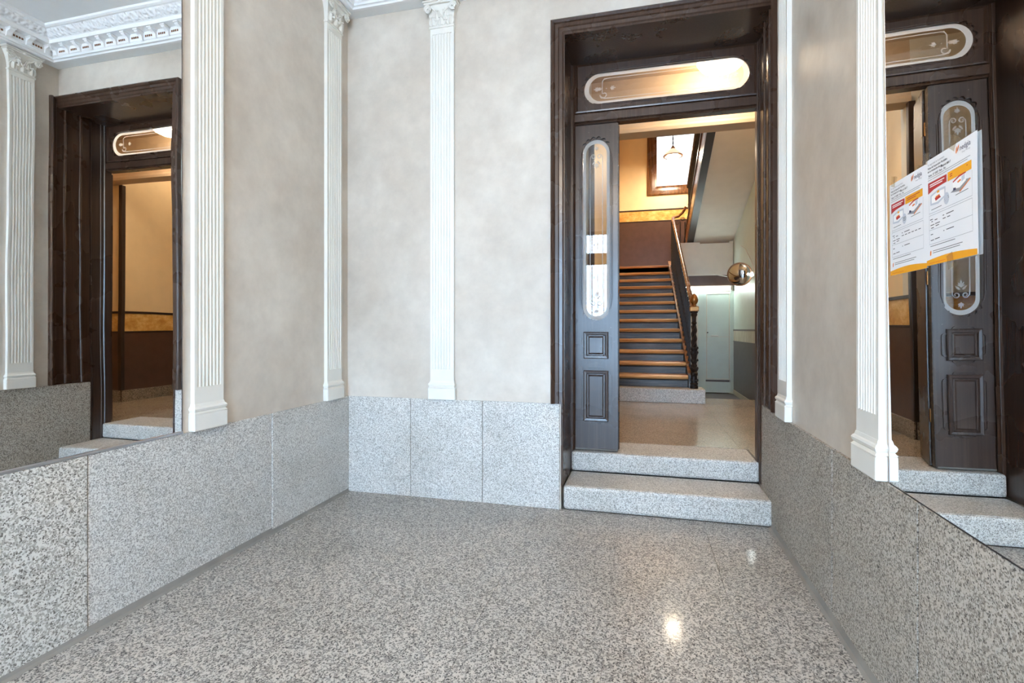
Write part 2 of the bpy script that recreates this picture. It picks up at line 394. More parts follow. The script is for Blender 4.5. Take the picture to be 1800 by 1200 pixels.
# dirty cement fillet at the foot of the side walls
for nm, x, sg, par in (('cement_fillet', B-.016, -1, wr), ('cement_fillet', -A+.012, 1, wl)):
    MB().prism([(0, 0), (sg*.022, 0), (sg*.009, .008), (0, .032)], YB, D-.02, lambda u, v, h, x=x: (x+u, h, v)).build(nm, 'fillet', par)

# floor slabs
fl = bx('floor', 'grout', (-2.9, 3.7, YB-.35, 12.0, -0.12, -0.004), kind='structure', label='speckled grey polished granite slab floor of the vestibule')
xe = [-A, -1.775, -1.232, -0.689, -0.142, 0.397, B]
cuts = {0: [-.9, 1.495], 1: [-.9, 1.495], 2: [-1.3, .5, 2.2], 3: [-.75, 1.1, 2.95], 4: [-1.5, .3, 2.05], 5: [-.9, .8, 2.6]}
for i in range(6):
    yc = [YB-.3]+cuts[i]+[D]
    for y0, y1 in zip(yc, yc[1:]):
        bx('floor_slab', 'granite_floor', (xe[i]+.0009, xe[i+1]-.0009, y0+.0009, y1-.0009, -0.03, 0), fl)

# ================================================================== PILASTERS
PW, PD = 0.186, 0.026
def make_pilaster():
    t = thing('pilaster', (0, 0, DADO))
    z0 = 0.0; zt = 3.513-DADO; L = lambda mb, nm, **k: mb.build(nm, 'white_paint', t, local=True, **k)
    # plinth and torus
    L(MB().box(-.108, .108, 0, .041, 0, .088), 'plinth', bevel=.006)
    prof = [(0, .042), (.088, .042), (.092, .038), (.098, .033), (.104, .038), (.114, .041), (.122, .037), (.126, .032), (.140, .028)]
    w = MB(); rects = [(-.106+(.042-d)*.9, .106-(.042-d)*.9, -0.0, d, z) for z, d in prof[1:]]
    vs_, fs_ = [], []
    for u0, u1, v0, v1, h in rects: vs_ += [(u0, v0, h), (u0, v1, h), (u1, v1, h), (u1, v0, h)]
    for k in range(len(rects)-1):
        for i in range(4): fs_.append((4*k+i, 4*k+(i+1) % 4, 4*k+4+(i+1) % 4, 4*k+4+i))
    e = 4*(len(rects)-1); fs_.append((e, e+1, e+2, e+3)); w.add(vs_, fs_); L(w, 'torus_moulding')
    # fluted shaft
    fw, gap, N = .0168, .0056, 7
    m0 = (PW-N*fw-(N-1)*gap)/2
    pl = [(-PW/2, 0), (-PW/2, PD)]
    x = -PW/2+m0
    for k in range(N):
        pl += [(x+fw/2-fw/2*math.cos(a), PD-.0085*math.sin(a)) for a in [PI*i/6 for i in range(7)]]
        x += fw+gap
    pl += [(PW/2, PD), (PW/2, 0)]
    sh = MB()
    n = len(pl); za, zb = .225, zt-.045
    vs_ = [(u, v, za) for u, v in pl]+[(u, v, zb) for u, v in pl]
    sh.add(vs_, [(i, i+1, i+1+n, i+n) for i in range(n-1)])
    sh.box(-PW/2, PW/2, 0, PD, .13, za).box(-PW/2, PW/2, 0, PD, zb, zt)
    L(sh, 'fluted_shaft')
    # capital: astragal, bell, abacus, leaves and volutes
    hb = 3.703-3.513-.004
    cap = MB().box(-.098, .098, 0, .034, zt-.004, zt+.010)
    vs_ = []; fs_ = []; K = 7
    for k in range(K+1):
        q = k/K; ww = .092+.030*q**2.2; dd = .027+.028*q**2.0; z = zt+.010+q*(hb-.040)
        vs_ += [(-ww, 0, z), (-ww, dd, z), (ww, dd, z), (ww, 0, z)]
    for k in range(K):
        for i in range(4): fs_.append((4*k+i, 4*k+(i+1) % 4, 4*k+4+(i+1) % 4, 4*k+4+i))
    cap.add(vs_, fs_)
    capo = L(cap, 'capital', bevel=0)
    L(MB().box(-.130, .130, 0, .070, zt+hb-.030, zt+hb-.014).box(-.138, .138, 0, .078, zt+hb-.014, zt+hb), 'abacus', bevel=.004)
    def leaf(cx, zb0, h, wd, y0):
        mb = MB(); vs2 = []; fs2 = []; R = 7; Cn = 5
        for r in range(R+1):
            q = r/R
            wid = wd*(.55+.55*math.sin(PI*min(1, q*1.05)**.8))*(1+.16*math.sin(q*PI*7)) * (1 if q < .9 else .5)
            out = .008+.010*q+.026*max(0, q-.62)**1.3*2.2
            zz = zb0+h*(q if q < .85 else .85-(q-.85)*.9)
            for c in range(Cn):
                p = c/(Cn-1)*2-1
                vs2.append((cx+p*wid/2, y0+out-.007*abs(p)+.004*math.cos(p*PI*2), zz-.004*abs(p)))
        for r in range(R):
            for c in range(Cn-1): i = r*Cn+c; fs2.append((i, i+1, i+Cn+1, i+Cn))
        mb.add(vs2, fs2)
        lo = L(mb, 'acanthus_leaf', smooth=True); sm = lo.modifiers.new('thick', 'SOLIDIFY'); sm.thickness = .004
    for cx in (-.066, 0, .066): leaf(cx, zt+.010, .080, .062, .026)
    for cx in (-.034, .034): leaf(cx, zt+.045, .088, .052, .034)
    for sg in (-1, 1):   # volutes
        pts = []
        for i in range(40):
            a = i/39*2.4*2*PI; r = .032*(1-i/39*.82)
            pts.append((sg*(.098+r*math.cos(a)*.9), .066, zt+hb-.064+r*math.sin(a)))
        L(MB().tube(pts, .0062, 6), 'volute', smooth=True)
        pts = [(sg*(.012+.06*q), .050+.012*q, zt+.06+.075*q**.6) for q in [i/8 for i in range(9)]]
        L(MB().tube(pts, .006, 6), 'stem', smooth=True)
    L(MB().lathe([(0.002, 0), (.016, .003), (.020, .014), (.013, .026), (.002, .03)], (0, .068, zt+hb-.034), 10, .6), 'rosette', smooth=True)
    return t
pil = make_pilaster()
spots = [((-A, 2.207, DADO), -PI/2, 'tall white fluted pilaster on the left wall beside the mirror edge'),
         ((-A, 3.34, DADO), -PI/2, 'white fluted pilaster on the left wall tight in the far corner'),
         ((-1.434, D, DADO), PI, 'white fluted pilaster standing alone on the end wall'),
         ((B, 3.25, DADO), PI/2, 'narrow-looking white fluted pilaster on the right wall next to the dark doorway'),
         ((B, 2.11, DADO), PI/2, 'chipped white fluted pilaster on the right wall beside the mirror with notices')]
for i, (loc, rz, lab) in enumerate(spots):
    o = pil if i == 0 else copy_tree(pil)
    o.location = loc; o.rotation_euler = (0, 0, rz); tag(o, lab, 'pilaster', 'white fluted wall pilasters')

# ================================================================== DOORWAY (door_1)
YF = 3.985   # front of the door frame
dr = thing('door_1', (0.15, YF, 0.168), kind='structure', label='dark wooden doorway with etched transom, one narrow leaf closed')
XL, XR = -0.530, B
# architrave: up the left side, across the head
prof = [(0, 0), (0, .040), (-.012, .048), (-.024, .040), (-.030, .030), (-.052, .030), (-.058, .022), (-.080, .020), (-.088, .012), (-.096, .010), (-.096, 0)]
MB().sweep([(-0.614, DADO), (-0.614, 3.436), (B-.001, 3.436)], prof, XZ(D, -1)).build('architrave', 'dark_wood', dr)
# linings of the deep reveal
bx('reveal_panel', 'dark_wood', (-.545, XL, D-.012, YF, .168, 3.345), dr, bevel=.003)
bx('reveal_soffit', 'dark_wood', (-.545, B, D-.012, YF, 3.335, 3.40), dr)
bx('reveal_panel', 'dark_wood', (B-.012, B, 3.49, 3.82, DADO+.004, 3.345), dr)
MB().prism([(3.47, 0), (3.47, .026), (3.482, .034), (3.495, .026), (3.50, .018), (3.52, .018), (3.525, .012), (3.525, 0)], DADO+.002, 3.43, lambda u, v, h: (B-v, u, h)).build('side_architrave', 'dark_wood', dr)
for y in (3.60, 3.74): MB().prism([(y-.012, 0), (y-.008, .009), (y, .012), (y+.008, .009), (y+.012, 0)], DADO+.01, 3.335, lambda u, v, h: (B-.012-v, u, h)).build('bead', 'dark_wood', dr)
# door frame: jambs, head
MB().prism([(3.82, 0), (3.82, .016), (3.84, .022), (3.85, .014), (3.93, .014), (3.935, .020), (3.96, .020), (3.965, .028), (4.03, .028), (4.03, 0)], .168, 3.345, lambda u, v, h: (B+.012-v, u, h)).build('jamb', 'door_wood', dr)
bx('jamb', 'dark_wood', (-.545, -.512, YF-.02, 4.06, .168, 3.345), dr, bevel=.004)
MB().prism([(-.512, 0), (-.512, .012), (-.504, .016), (-.498, .008), (-.498, 0)], .325, 3.345, lambda u, v, h: (u, YF-.0-v, h)).build('jamb_bead', 'dark_wood', dr)
# transom rail with moulded edges
MB().prism([(2.868, 0), (2.868, .012), (2.876, .020), (2.886, .014), (2.888, .026), (2.945, .026), (2.948, .016), (2.958, .010), (2.962, 0)], -.512, B-.008, lambda u, v, h: (h, YF+.012-v, u)).prism([(2.868, 0), (2.868, -.06), (2.962, -.06), (2.962, 0)], -.512, B-.008, lambda u, v, h: (h, YF+.012-v, u)).build('transom_rail', 'dark_wood', dr)
def scallop_stadium(cx, cz, half, R, n=44, horiz=True, amp=.05, lobes=9):
    pts = []
    for side in (1, -1):
        for i in range(n+1):
            a = -PI/2+PI*i/n
            r = R*(1+amp*(abs(math.sin(lobes*(a+PI/2)/1.0)) if 0.12 < (a+PI/2)/PI < 0.88 else 0))
            u, w = side*(half+r*math.cos(a)), side*r*math.sin(a)
            pts.append((cx+u, cz+w) if horiz else (cx+w, cz+u))
    return pts
def stadium(cx, cz, half, R, n=24, horiz=True):
    pts = []
    for side in (1, -1):
        for i in range(n+1):
            a = -PI/2+PI*i/n; u, w = side*(half+R*math.cos(a)), side*R*math.sin(a)
            pts.append((cx+u, cz+w) if horiz else (cx+w, cz+u))
    return pts
TX, TZ, TH, TR = 0.168, 3.145, .478, .122
out = [(-.498, 2.962), (B-.010, 2.962), (B-.010, 3.345), (-.498, 3.345)]
tp = MB().plate(out, [scallop_stadium(TX, TZ, TH, TR, amp=.15, lobes=8)], 0, .016, XZ(YF+.008)).plate(out, [stadium(TX, TZ, TH, TR)], .0162, .034, XZ(YF+.008)).build('transom_panel', 'dark_wood', dr)
MB().rings([(-.498, B-.010, 2.962, 3.345, 0), (-.498, B-.010, 2.962, 3.345, .012), (-.488, B-.020, 2.972, 3.335, .014), (-.482, B-.026, 2.978, 3.329, .004), (-.480, B-.028, 2.980, 3.327, 0)], XZ(YF+.008, -1), cap=False).build('moulding', 'dark_wood', tp)
for sg in (1, -1):
    MB().tube([(TX-TH+.02, YF+.008, TZ+sg*(TR+.004)), (TX+TH-.02, YF+.008, TZ+sg*(TR+.004))], .005, 6).tube([(TX-TH+.05, YF+.008, TZ+sg*(TR+.016)), (TX+TH-.05, YF+.008, TZ+sg*(TR+.016))], .004, 6).build('bead', 'dark_wood', tp)
def glass(parent, loop, y): return MB().plate(loop, [], 0, .005, XZ(y)).build('glass_pane', 'door_glass', parent)
tg = glass(tp, scallop_stadium(TX, TZ, TH, TR+.004, amp=0), YF+.030)
# etched ornament ---------------------------------------------------------------
def strip(mb, pts, w, fn, h=0.0):
    P = [Vector(q) for q in pts]; L_, R_ = [], []
    for k in range(len(P)):
        t = (P[min(k+1, len(P)-1)]-P[max(k-1, 0)])
        if t.length < 1e-9: continue
        t.normalize(); nn = Vector((-t.y, t.x))*w/2
        L_.append(P[k]+nn); R_.append(P[k]-nn)
    poly = L_+R_[::-1]; n = len(L_)
    mb.add([fn(q.x, q.y, h) for q in poly], [(i, i+1, 2*n-2-i, 2*n-1-i) for i in range(n-1)])
def blob(mb, cx, cz, r1, r2, ang, fn, h=0.0, n=10):
    ca, sa = math.cos(ang), math.sin(ang)
    pts = []
    for i in range(n):
        a = 2*PI*i/n; u = r1*math.cos(a); w = r2*math.sin(a)*(1-.35*math.cos(a)); pts.append((cx+u*ca-w*sa, cz+u*sa+w*ca))
    mb.add([fn(a, b, h) for a, b in pts], [tuple(range(n))])
def palmette(mb, cx, cz, s, ang, fn):
    for k in range(-2, 3):
        a = ang+k*.55; L = s*(1 if k == 0 else .8 if abs(k) == 1 else .6)
        blob(mb, cx+math.cos(a)*L*.55, cz+math.sin(a)*L*.55, L*.5, L*.16, a, fn)
    blob(mb, cx, cz, s*.16, s*.16, 0, fn)
def scroll(mb, cx, cz, r, a0, turns, sg, w, fn, grow=.25):
    pts = [(cx+r*(1-q*(1-grow))*math.cos(a0+sg*q*turns*2*PI), cz+r*(1-q*(1-grow))*math.sin(a0+sg*q*turns*2*PI)) for q in [i/26 for i in range(27)]]
    strip(mb, pts, w, fn)
fn = XZ(YF+.0275)
et = MB().plate(scallop_stadium(TX, TZ, TH, TR-.001, amp=0), [stadium(TX, TZ, TH-.012, TR-.026)], 0, .001, fn)
for sg in (1, -1): strip(et, [(TX-TH+.03, TZ+sg*(TR-.044)), (TX+TH-.055, TZ+sg*(TR-.044))], .006, fn)
for ex in (1, -1):
    cx = TX+ex*(TH-.01)
    strip(et, [(cx-ex*.045, TZ+.078), (cx-ex*.02, TZ+.072), (cx-ex*.008, TZ+.055), (cx-ex*.008, TZ-.04)], .007, fn)
    scroll(et, cx-ex*.022, TZ-.046, .03, 0 if ex > 0 else PI, .9, -ex, .008, fn)
    strip(et, [(cx-ex*.06, TZ-.078), (cx, TZ-.072), (cx+ex*.012, TZ-.05)], .007, fn)
    palmette(et, cx+ex*.022, TZ, .036, 0 if ex > 0 else PI, fn); palmette(et, cx+ex*.022, TZ, .028, PI if ex > 0 else 0, fn)
    palmette(et, cx-ex*.075, TZ+.0, .036, 0 if ex < 0 else PI, fn); blob(et, cx-ex*.04, TZ, .004, .004, 0, fn)
et.build('etched_ornament', 'etched', tg)

# the narrow closed leaf
LX0, LX1, LZ0, LZ1 = -.508, -.173, .326, 2.866
LC = (LX0+LX1)/2+.002
def make_leaf(parent):
    GR, GH, GZ = .104, .605, 2.047
    lf = MB().plate([(LX0, LZ0), (LX1, LZ0), (LX1, LZ1), (LX0, LZ1)], [scallop_stadium(LC, GZ, GH, GR, horiz=False, amp=.17, lobes=8)], 0, .020, XZ(YF+.012)).plate([(LX0, LZ0), (LX1, LZ0), (LX1, LZ1), (LX0, LZ1)], [stadium(LC, GZ, GH, GR, horiz=False)], .0202, .044, XZ(YF+.012)).build('door_leaf', 'door_wood', parent)
    gp = glass(lf, scallop_stadium(LC, GZ, GH, GR+.004, horiz=False, amp=0), YF+.042)
    fn = XZ(YF+.0395); e = MB().plate(scallop_stadium(LC, GZ, GH, GR-.001, horiz=False, amp=0), [stadium(LC, GZ, GH-.008, GR-.024, horiz=False)], 0, .001, fn)
    for sx in (1, -1): strip(e, [(LC+sx*.048, GZ-GH+.06), (LC+sx*.048, GZ+GH-.06)], .007, fn)
    for sz in (1, -1):
        zc = GZ+sz*GH
        for sx in (1, -1):
            strip(e, [(LC+sx*.048, zc-sz*.06), (LC+sx*.046, zc-sz*.03), (LC+sx*.032, zc-sz*.012), (LC+sx*.014, zc-sz*.016)], .007, fn)
            scroll(e, LC+sx*.026, zc-sz*.030, .019, PI/2*sz, .95, sx*sz, .007, fn)
            blob(e, LC+sx*.020, zc-sz*.078, .018, .006, math.atan2(-sz, sx*.9), fn)
        palmette(e, LC, zc-sz*.085, .040, -PI/2*sz, fn); palmette(e, LC, zc+sz*.025, .034, PI/2*sz, fn)
    e.build('etched_ornament', 'etched', gp)
    # moulded side channels
    for sx in (1, -1):
        x = LC+sx*(GR+.012)
        MB().tube([(LC+sx*(GR+.002), YF+.014, GZ-GH-.02), (x, YF+.012, GZ-GH+.03), (x, YF+.012, GZ+GH-.03), (LC+sx*(GR+.002), YF+.014, GZ+GH+.02)], .006, 6).tube(
            [(x+sx*.012, YF+.013, GZ-GH+.05), (x+sx*.012, YF+.013, GZ+GH-.05)], .004, 6).build('channel_moulding', 'door_wood', lf, smooth=True)
    y = YF+.012
    for z0, z1 in ((1.038, 1.247), (.550, .946)):
        x0, x1 = -.435, -.243
        pn = MB().rings([(x0, x1, z0, z1, 0), (x0, x1, z0, z1, .016), (x0+.006, x1-.006, z0+.006, z1-.006, .020), (x0+.022, x1-.022, z0+.022, z1-.022, .018), (x0+.028, x1-.028, z0+.028, z1-.028, .006),
                         (x0+.034, x1-.034, z0+.034, z1-.034, .006), (x0+.046, x1-.046, z0+.046, z1-.046, .014)], XZ(y, -1)).build('raised_panel', 'door_wood', lf)
        ear = MB()
        for u0, u1, v0, v1 in ((x0-.026, x1+.026, z0+.026, z1-.026), (x0+.030, x1-.030, z0-.020, z1+.020)):
            r = .022; pl = arc(u1-r, v1-r, r, 0, 90, 5)+arc(u0+r, v1-r, r, 90, 180, 5)+arc(u0+r, v0+r, r, 180, 270, 5)+arc(u1-r, v0+r, r, 270, 360, 5)
            inner = [(a+(.008 if a < (u0+u1)/2 else -.008), b_+(.008 if b_ < (v0+v1)/2 else -.008)) for a, b_ in pl]
            ear.plate(pl, [inner], 0, .009, XZ(y, -1))
        ear.build('panel_moulding', 'door_wood', pn)
    MB().box(LX0+.004, LX1-.004, y-.006, y, LZ0, LZ0+.010).build('weather_bar', 'grout', lf)
    bx('closing_edge', 'stair_riser', (LX1, LX1+.004, y+.002, y+.04, LZ0+.01, LZ1-.004), lf)
    return lf
leaf1 = make_leaf(dr)
# the second fold of that leaf, turned back into the hall
fold = MB().prism([(-.186, 4.05), (-.142, 4.06), (-.205, 4.34), (-.249, 4.33)], LZ0, LZ1, lambda u, v, h: (u-.02, v, h)).build('folded_leaf', 'door_wood', dr, bevel=.003)
for z in (.62, 1.55, 2.55): MB().lathe([(.007, 0), (.007, .09)], (-.172, 4.047, z), 8).build('hinge', 'brass', dr)
# the wide leaf swung right back against the hall wall
wf = MB().prism([(.860, 4.042), (1.47, 4.062), (1.469, 4.102), (.859, 4.082)], LZ0, LZ1, lambda u, v, h: (u, v, h)).build('open_leaf', 'door_wood', dr, bevel=.003)
for z in (.62, 1.55, 2.55): MB().lathe([(.008, 0), (.008, .10)], (.848, 4.046, z), 8).build('hinge', 'brass', dr)

# door steps
bx('granite_step', 'granite_step', (XL, B-.002, D-.008, 3.95, 0, .168), label='lower worn granite step in front of the doorway', cat='step', bevel=.022)
bx('granite_step', 'granite_step', (XL+.005, B-.004, 3.943, 4.36, .168, .316), label='upper granite threshold step carrying the door leaf', cat='step', bevel=.018)

# ================================================================== MIRRORS AND NOTICES
ml = thing('wall_mirror', (-A, 1.1, DADO), 'large frameless mirror on the left wall with aluminium bottom strip', 'mirror')
bx('mirror_glass', 'mirror', (-A+.001, -A+.006, 0.1, 2.058, DADO+.012, 3.66), ml)
bx('bottom_strip', 'aluminium', (-A+.001, -A+.016, 0.1, 2.058, DADO+.001, DADO+.012), ml, bevel=.002)
bx('side_edge', 'black_edge', (-A+.001, -A+.0075, 2.058, 2.060, DADO+.012, 3.66), ml)
mr = thing('wall_mirror', (B, 1.2, DADO), 'large frameless mirror on the right wall with two notices taped on it', 'mirror')
KY, KZ = .021, .010
def mrx(y, z, off=0): return B-.006-KY*(1.97-y)-KZ*(z-.75)-off
def mslab(name, mat, y0, y1, z0, z1, off, parent, back=None):
    vs_ = [(mrx(y, z, off), y, z) for y, z in ((y0, z0), (y1, z0), (y1, z1), (y0, z1))]+[((B-.0005) if back is None else mrx(y, z, back), y, z) for y, z in ((y0, z0), (y1, z0), (y1, z1), (y0, z1))]
    return MB().add(vs_, [(0, 1, 2, 3), (7, 6, 5, 4), (0, 4, 5, 1), (1, 5, 6, 2), (2, 6, 7, 3), (3, 7, 4, 0)]).build(name, mat, parent)
mslab('mirror_glass', 'mirror', .25, 1.983, DADO+.004, 3.66, 0, mr)
mslab('bottom_edge', 'black_edge', .25, 1.983, DADO+.0005, DADO+.004, .001, mr)
mslab('side_edge', 'aluminium', 1.983, 1.9855, DADO+.004, 3.66, .0005, mr)

def text_geo(txt, bold=False):
    cu = bpy.data.curves.new('txt', 'FONT'); cu.body = txt; cu.resolution_u = 3
    if bold: cu.offset = .012
    ob = bpy.data.objects.new('txt', cu); C.objects.link(ob)
    dg = bpy.context.evaluated_depsgraph_get(); dg.update(); me = ob.evaluated_get(dg).to_mesh()
    vs_ = [(v.co.x, v.co.y) for v in me.vertices]; fs_ = [tuple(p.vertices) for p in me.polygons]
    ob.evaluated_get(dg).to_mesh_clear(); bpy.data.objects.remove(ob); bpy.data.curves.remove(cu)
    return vs_, fs_
def notice(y_left, y_right, zt, zb, lift0, lift1, label, name='notice_sheet', long_list=False, stack=1):
    Wd, Hh = y_left-y_right, zt-zb
    def P(s, t, h=0):
        y = y_left-s*Wd; z = zt-t*Hh
        lift = .0012+lift0*max(0, 1-s)**3+lift1*max(0, s)**2.5+.0008*math.sin(t*PI)
        return (mrx(y, z, lift+h), y, z)
    root = thing(name, (mrx((y_left+y_right)/2, zb), (y_left+y_right)/2, zb), label, 'notice', 'gas inspection notices taped to the mirror')
    def sheet(h0, th, ds=0, dt=0):
        N, M = 12, 6; vs_ = []; fs_ = []
        for k in (h0, h0+th):
            for j in range(M+1):
                for i in range(N+1): vs_.append(P(i/N+ds, j/M+dt, k))
        o = (N+1)*(M+1)
        for j in range(M):
            for i in range(N):
                a = j*(N+1)+i; fs_ += [(a, a+1, a+N+2, a+N+1), (a+o, a+N+1+o, a+N+2+o, a+1+o)]
        return MB().add(vs_, fs_)
    pg = sheet(0, .0004).build('page', 'paper', root, smooth=True)
    for k in range(1, stack): sheet(-.0012*k, .0004, .012*k, -.002*k).build('page', 'paper', root, smooth=True)
    F = lambda h: (lambda u, v, hh=0: P(u, v, .0006+h+hh))
    def text(nm, s0, t, s1, txt, mat='ink', cap=None, bold=False):
        vs_, fs_ = text_geo(txt, bold); w = max(v[0] for v in vs_); sc = (s1-s0)*Wd/w; hs = sc if cap is None else cap*Hh/.72
        MB().add([P(s0+v[0]*sc/Wd, t-v[1]*hs/Hh, .0009) for v in vs_], fs_).build(nm, mat, pg)
    def poly(nm, pts, mat, h=0):
        MB().add([P(s, t, .0006+h) for s, t in pts], [tuple(range(len(pts)))]).build(nm, mat, pg)
    def lines(nm, segs, mat, w=.004):
        mb = MB()
        for (s0, t0, s1, t1) in segs:
            n = 6; top = [P(s0+(s1-s0)*i/n, t0+(t1-t0)*i/n-(w/2 if abs(s1-s0) > abs(t1-t0) else 0), .0008) for i in range(n+1)]
            bt = [P(s0+(s1-s0)*i/n+(0 if abs(s1-s0) > abs(t1-t0) else w), t0+(t1-t0)*i/n+(w/2 if abs(s1-s0) > abs(t1-t0) else 0), .0008) for i in range(n+1)]
            mb.add(top+bt, [(i, i+1, n+2+i, n+1+i) for i in range(n)])
        mb.build(nm, mat, pg, kind='stuff')
    # logo flame
    poly('logo_mark', [(.625, .075), (.63, .045), (.648, .025), (.652, .05), (.645, .085), (.632, .09)], 'ink_flame')
    poly('logo_mark', [(.652, .07), (.662, .04), (.69, .018), (.688, .045), (.672, .07), (.655, .085)], 'ink_flame')
    poly('logo_mark', [(.655, .066), (.67, .05), (.676, .052), (.662, .074)], 'ink_navy', .0003)
    text('logo_text', .70, .082, .905, 'nedgia', 'ink_navy')
    text('small_text', .745, .112, .90, 'Grupo Naturgy', 'ink_grey')
    text('slogan', .045, .058, .40, 'Tu seguridad es lo primero', 'ink_grey')
    text('heading', .045, .092, .46, 'Visita de Inspección Periódica', 'ink', None, True)
    text('heading', .045, .122, .36, 'de la instalación de gas', 'ink', None, True)
    text('place_text', .335, .133, .53, 'Madrid 28017', 'ink', None, True)
    text('address_text', .06, .163, .43, 'Señas  Nº 0007  Port   Esc', 'ink', None, True)
    lines('fine_print', [(.05, .176, .40, .176), (.41, .176, .90, .172), (.05, .196, .14, .196), (.15, .196, .85, .190)], 'ink_grey', .005)
    # red and amber boxes
    poly('red_box', [(.05, .22), (.445, .22), (.445, .288), (.36, .29), (.18, .30), (.05, .325)], 'ink_red')
    poly('amber_box', [(.465, .213), (.92, .213), (.92, .288), (.465, .292)], 'ink_orange')
    lines('box_text', [(.09, .245, .40, .243), (.09, .263, .36, .262)], 'ink_white', .009)
    lines('box_text', [(.51, .240, .85, .238), (.51, .258, .76, .257)], 'ink_red', .008)
    # drawings of a flat and of a building
    poly('flat_drawing', [(.10, .345), (.28, .315), (.42, .32), (.42, .41), (.27, .45), (.10, .44)], 'ink_paleblue')
    poly('flat_drawing', [(.13, .36), (.27, .335), (.40, .34), (.40, .40), (.26, .43), (.13, .425)], 'ink_white', .0003)
    poly('flat_drawing', [(.20, .385), (.30, .375), (.33, .40), (.22, .415)], 'ink_red', .0006); poly('flat_drawing', [(.22, .375), (.31, .367), (.30, .38), (.22, .39)], 'ink_flame', .0007)
    poly('flat_drawing', [(.25, .33), (.30, .328), (.30, .348), (.25, .35)], 'ink_orange', .0006)
    poly('building_drawing', [(.52, .405), (.70, .425), (.90, .355), (.74, .345)], 'ink_grey')
    poly('building_drawing', [(.70, .425), (.90, .355), (.905, .364), (.70, .437)], 'ink_flame', .0002)
    poly('building_drawing', [(.57, .315), (.68, .295), (.82, .29), (.82, .36), (.70, .395), (.57, .385)], 'ink_white', .0003)
    poly('building_drawing', [(.57, .318), (.69, .288), (.82, .285), (.82, .296), (.70, .303), (.58, .328)], 'ink_red', .0005)
    poly('building_drawing', [(.66, .335), (.72, .325), (.73, .34), (.67, .35)], 'ink_flame', .0006); poly('building_drawing', [(.58, .375), (.63, .38), (.63, .40), (.58, .40)], 'ink_navy', .0006)
    poly('building_drawing', [(.74, .31), (.80, .30), (.80, .34), (.74, .355)], 'ink_paleblue', .0006)
    poly('seal', [(.44+.055*math.cos(a), .435+.055*math.sin(a)) for a in [2*PI*i/16 for i in range(16)]], 'ink_paleblue', .0002)
    lines('fine_print', [(.40, .42, .48, .418), (.40, .436, .49, .433), (.41, .452, .48, .45), (.12, .485, .34, .48), (.62, .445, .86, .437)], 'ink', .005)
    # form
    lines('form_frame', [(.07, .535, .93, .53), (.07, .672, .93, .668), (.07, .805, .93, .80), (.07, .21, .07, .52), (.07, .535, .07, .805), (.93, .53, .93, .80), (.93, .30, .93, .51), (.07, .515, .93, .51)], 'ink_grey', .003)
    seg = [(.09, .575, .15, .574), (.12, .595, .15, .594), (.19, .588, .25, .587), (.10, .628, .18, .626), (.20, .624, .30, .622), (.11, .655, .17, .654), (.21, .645, .28, .643),
           (.36, .575, .39, .574), (.43, .573, .58, .57), (.10, .715, .15, .714), (.10, .77, .17, .768), (.19, .766, .29, .763), (.37, .715, .39, .714), (.43, .712, .58, .71)]
    seg += [(.36+.09*i, .604-.001*i, .42+.09*i, .603-.001*i) for i in range(6 if long_list else 2)]
    lines('form_text', seg, 'ink', .007)
    lines('fine_print', [(.09, .825, .60, .82), (.14, .872, .74, .866), (.14, .89, .69, .885)], 'ink', .005)
    poly('leaf_mark', [(.075, .90), (.078, .875), (.098, .86), (.105, .875), (.10, .905), (.08, .915)], 'ink_flame')
    ft = [(i/10, .952-.022*math.sin(PI*min(1, i/10*1.0))) for i in range(11)]
    mbf = MB(); mbf.add([P(s, t, .0006) for s, t in ft]+[P(s, 1.0, .0006) for s, t in ft], [(i, i+1, 12+i, 11+i) for i in range(10)]); mbf.build('footer_band', 'ink_orange', pg)
    lines('footer_text', [(.05, .982, .40, .978)], 'ink_flame', .006)
    def tape(s, t, ang, w=.05, l=.10):
        c, s_ = math.cos(ang), math.sin(ang); q = []
        for a, b_ in ((-w/2, -l/2), (w/2, -l/2), (w/2, l/2), (-w/2, l/2)): q.append((s+a*c-b_*s_, t+a*s_+b_*c))
        MB().add([P(a, b_, .0012) for a, b_ in q]+[P(a, b_, .0015) for a, b_ in q], [(0, 1, 2, 3), (7, 6, 5, 4), (0, 4, 5, 1), (1, 5, 6, 2), (2, 6, 7, 3), (3, 7, 4, 0)]).build('sticky_tape', 'tape', root)
    return tape
tp1 = notice(1.955, 1.722, 1.748, 1.447, .0, .0, 'left one of two white gas inspection notices taped to the right mirror', long_list=True)
tp1(.12, -.02, .25, .12, .11)
tp2 = notice(1.722, 1.478, 1.754, 1.452, .0, .004, 'right one of two white gas inspection notices, its outer edge lifting', stack=2)
tp2(.0, -.03, .2, .10, .11); tp2(.58, -.02, .5, .12, .12); tp2(.50, 1.0, -.25, .12, .13)

# ================================================================== STAIR HALL
ZF = .316
HX0, HX1 = -.465, 2.12
YJ = 4.98   # front of the left return wall and of the beam
ZH, ZT = 3.66, 6.7
CX0, CX1 = -1.9, 3.3
hf = bx('floor_hall', 'grout', (CX0, CX1, 4.10, 7.40, .10, ZF-.003), kind='structure', label='polished tan granite floor of the stair hall')
for x0, x1 in zip([CX0, -1.40, -.86, -.32, .22, .765, 1.31, 1.85, 2.4], [-1.40, -.86, -.32, .22, .765, 1.31, 1.85, 2.4, CX1]):
    lim = [4.36, 5.85, 7.40] if x0 >= -.6 and x1 <= 2.5 else [4.36, 5.2]
    for y0, y1 in zip(lim, lim[1:]): bx('hall_slab', 'granite_hall', (x0+.001, x1-.001, y0+.001, y1-.001, ZF-.03, ZF), hf)
bx('hall_slab', 'granite_hall', (B, CX1, 4.035, 4.359, ZF-.03, ZF), hf); bx('hall_slab', 'granite_hall', (CX0, XL, 4.07, 4.359, ZF-.03, ZF), hf)
